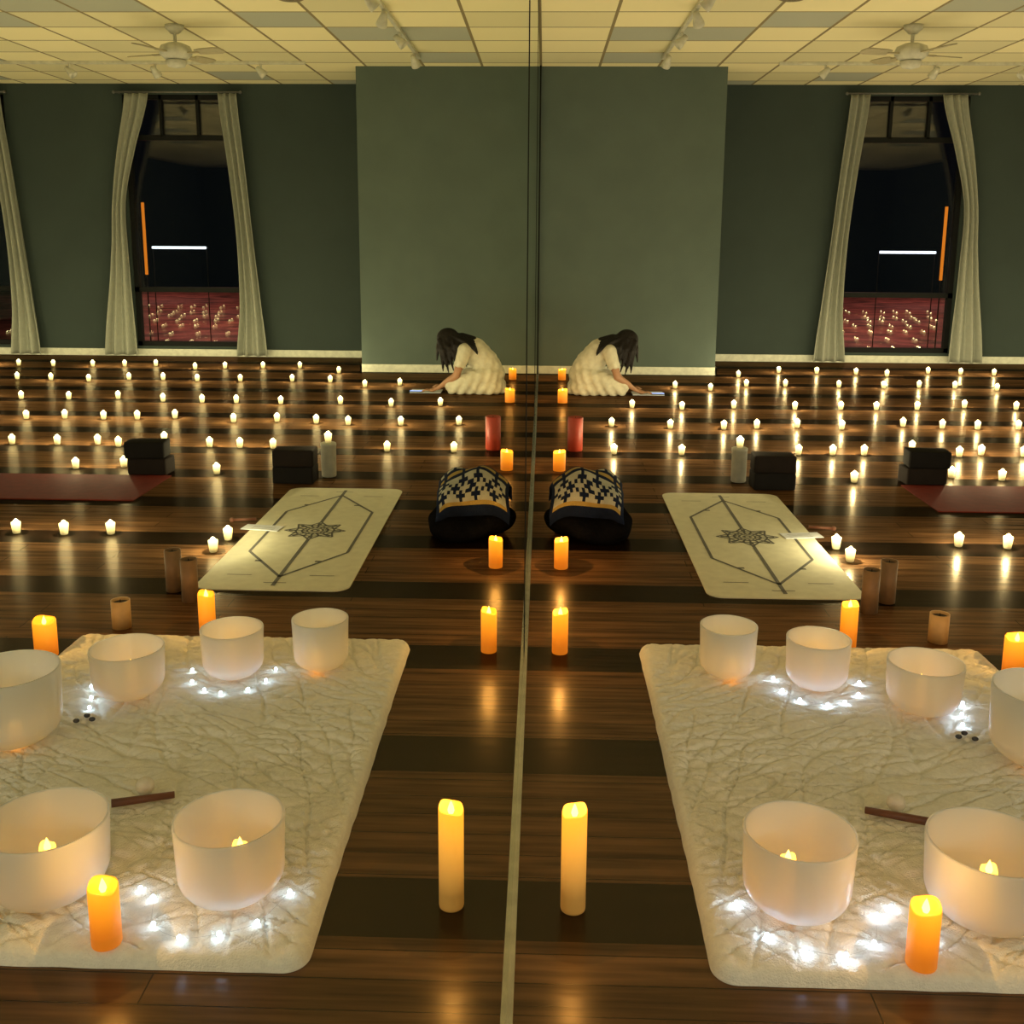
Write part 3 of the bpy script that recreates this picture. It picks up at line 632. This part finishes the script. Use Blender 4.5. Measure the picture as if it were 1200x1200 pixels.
# ------------------------------------------------------------------ person
def person():
    bm = bmesh.new()
    P = Vector
    y0 = 9.80
    chain(bm, [((0.46, y0, 0.17), 0.13), ((0.52, y0, 0.29), 0.115), ((0.62, y0, 0.395), 0.115), ((0.70, y0, 0.44), 0.09)])
    for s in (-1, 1):
        chain(bm, [((0.66, y0, 0.42), 0.085), ((0.69, y0+s*0.14, 0.42), 0.058)])
        chain(bm, [((0.48, y0+s*0.08, 0.15), 0.095), ((0.82, y0+s*0.13, 0.085), 0.062)])
        chain(bm, [((0.82, y0+s*0.13, 0.07), 0.056), ((0.55, y0+s*0.11, 0.052), 0.048), ((0.44, y0+s*0.10, 0.04), 0.034)])
        chain(bm, [((0.44, y0+s*0.10, 0.036), 0.034), ((0.32, y0+s*0.09, 0.025), 0.022)])
    chain(bm, [((0.70, y0, 0.45), 0.062), ((0.78, y0, 0.475), 0.05)])
    hc = P((0.855, y0, 0.485)); add_sphere(bm, hc, 0.088, sub=3, scale=(1.08, 0.86, 1.0))
    fd = P((0.70, 0, -0.71)).normalized(); up = P((0.71, 0, 0.70)).normalized()
    add_sphere(bm, hc+fd*0.045-up*0.035, 0.062, sub=3, scale=(0.9, 0.85, 0.9))
    add_sphere(bm, hc+fd*0.098-up*0.012, 0.014, sub=2); add_sphere(bm, hc+fd*0.092+up*0.004, 0.011, sub=2)
    add_sphere(bm, hc+fd*0.088-up*0.045, 0.014, sub=2, scale=(0.8, 1.5, 0.8))
    add_sphere(bm, hc+fd*0.080-up*0.075, 0.018, sub=2)
    for s in (-1, 1): add_sphere(bm, hc+P((0, s*0.078, 0))-up*0.01, 0.020, sub=2, scale=(0.8, 0.4, 1.1))
    for s, hx, hy in ((-1, 1.00, -0.13), (1, 0.93, 0.16)):
        sh = P((0.70, y0+s*0.155, 0.41)); el = P((0.76, y0+s*0.20, 0.185)); wr = P((hx-0.06, y0+hy, 0.055))
        chain(bm, [(sh, 0.048), (sh.lerp(el, .5), 0.041), (el, 0.036), (el.lerp(wr, .4), 0.035), (wr, 0.024)])
        palm = P((hx, y0+hy, 0.034)); chain(bm, [(wr, 0.022), (palm, 0.021)]); add_sphere(bm, palm, 0.030, sub=2, scale=(1.2, 1.15, 0.6))
        for k, (oy, ln) in enumerate(((-0.028, 0.052), (-0.010, 0.066), (0.009, 0.062), (0.027, 0.048))):
            b0 = palm+P((0.028, oy, 0.0)); b1 = b0+P((ln*0.55, oy*0.15, 0.006)); b2 = b1+P((ln*0.5, 0, -0.018))
            chain(bm, [(b0, 0.009), (b1, 0.0082), (b2, 0.0072)])
        t0 = palm+P((-0.005, -s*0.022, 0)); chain(bm, [(t0, 0.011), (t0+P((0.025, -s*0.022, -0.004)), 0.0095), (t0+P((0.048, -s*0.026, -0.010)), 0.008)])
    body = thing("person", remeshed(bm, "person", M_SKIN, 0.0065, 3), "long dark-haired person in a cream dress kneeling, bent over paper", "person")
    bm = bmesh.new()
    chain(bm, [((0.455, y0, 0.17), 0.155), ((0.50, y0, 0.29), 0.138), ((0.60, y0, 0.40), 0.132), ((0.68, y0, 0.435), 0.100)])
    for s in (-1, 1):
        chain(bm, [((0.64, y0, 0.42), 0.10), ((0.69, y0+s*0.145, 0.415), 0.070), ((0.725, y0+s*0.175, 0.30), 0.062)])
        chain(bm, [((0.46, y0+s*0.08, 0.15), 0.125), ((0.66, y0+s*0.13, 0.115), 0.105), ((0.80, y0+s*0.14, 0.085), 0.080)])
        chain(bm, [((0.80, y0+s*0.14, 0.07), 0.075), ((0.42, y0+s*0.14, 0.055), 0.075), ((0.36, y0+s*0.09, 0.055), 0.07)])
    chain(bm, [((0.80, y0, 0.075), 0.08), ((0.40, y0, 0.09), 0.10)])
    for v in bm.verts: v.co.z = max(v.co.z, 0.001)
    me = remeshed(bm, "dress", M_DRESS, 0.010, 6)
    for v in me.vertices:
        c = v.co; n = v.normal
        fold = 0.007*math.sin(c.x*70+c.z*35+3*math.sin(c.y*14))*max(0, 1-c.z*1.6)+0.006*noise.noise(c*18)
        v.co = c+n*fold; v.co.z = max(v.co.z, 0.001)
    thing("dress", me, "cream long dress", parent=body)
    bm = bmesh.new()
    add_sphere(bm, hc+up*0.022-fd*0.022, 0.104, sub=3, scale=(1.08, 0.98, 1.0))
    rnd = random.Random(2)
    for i in range(44):
        s = -1 if i % 2 else 1; yy = s*(0.03+0.075*rnd.random()); bx = rnd.uniform(-0.10, 0.085)
        st = hc+P((bx, yy*(1-abs(bx)*2), 0.045-max(0, bx)*0.3)); ln = rnd.uniform(0.16, 0.34)
        e = P((st.x-rnd.uniform(-0.02, 0.12), y0+s*(0.09+0.07*rnd.random()), max(0.16, st.z-ln)))
        mid = st.lerp(e, 0.5)+P((-0.005, s*0.035, 0.03))
        chain(bm, [(st, 0.026), (mid, 0.024), (e, 0.009)], 0.7)
    for i in range(12):
        yy = -0.11+0.02*i; st = hc+P((-0.06, yy*0.6, 0.05)); mid = P((0.72, y0+yy, 0.555-abs(yy)*0.4)); e = P((0.60, y0+yy*1.35, 0.53-abs(yy)*0.8)); e2 = P((0.56, y0+yy*1.5, 0.45-abs(yy)*0.6))
        chain(bm, [(st, 0.03), (mid, 0.026), (e, 0.020), (e2, 0.008)], 0.7)
    thing("hair", remeshed(bm, "hair", M_HAIR, 0.008, 2), "long wavy dark hair falling forward", parent=body)
person()
bm = bmesh.new(); add_box(bm, -0.15, 0.15, -0.105, 0.105, 0, 0.006)
thing("notebook", mesh_from(bm, "notebook", M_PAPER), "white paper sheet on the floor before the kneeling person", "paper", loc=(1.07, 9.80, 0.0))
bm = bmesh.new(); add_box(bm, -0.07, 0.07, -0.035, 0.035, 0, 0.008, 0); add_box(bm, -0.062, 0.062, -0.031, 0.031, 0.008, 0.0085, 1)
thing("phone", mesh_from(bm, "phone", [M_BLACK, M_SCREEN]), "phone with a pale blue lit screen on the paper", "phone", loc=(1.16, 9.74, 0.0065))

# ------------------------------------------------------------------ added fill lights behind the viewpoint, no lamp seen there
for x, y, zz in ((0.9, -1.2, 1.5), (2.2, -0.8, 1.3), (3.8, -1.5, 1.7), (5.5, -0.5, 1.4)):
    point((x, y, zz), 38, (1.0, 0.88, 0.67), "rear_fill")

w = bpy.data.worlds.new("night"); scene.world = w; w.use_nodes = True
bg = w.node_tree.nodes["Background"]; bg.inputs[0].default_value = (0.02, 0.03, 0.05, 1); bg.inputs[1].default_value = 0.05

# ------------------------------------------------------------------ camera
th, psi, roll = math.radians(11), math.radians(1.7), math.radians(0.35)
cam = bpy.data.objects.new("camera", bpy.data.cameras.new("camera")); C.objects.link(cam)
Mx = Matrix.Rotation(psi, 4, 'Z') @ Matrix.Rotation(math.radians(90)-th, 4, 'X') @ Matrix.Rotation(roll, 4, 'Z')
cam.matrix_world = Matrix.Translation((0.055, 0, 1.5)) @ Mx
cam.data.sensor_width = 36; cam.data.lens = 36; cam.data.shift_y = -92/1200; cam.data.clip_start = 0.01
scene.camera = cam
scene.view_settings.view_transform = 'Standard'
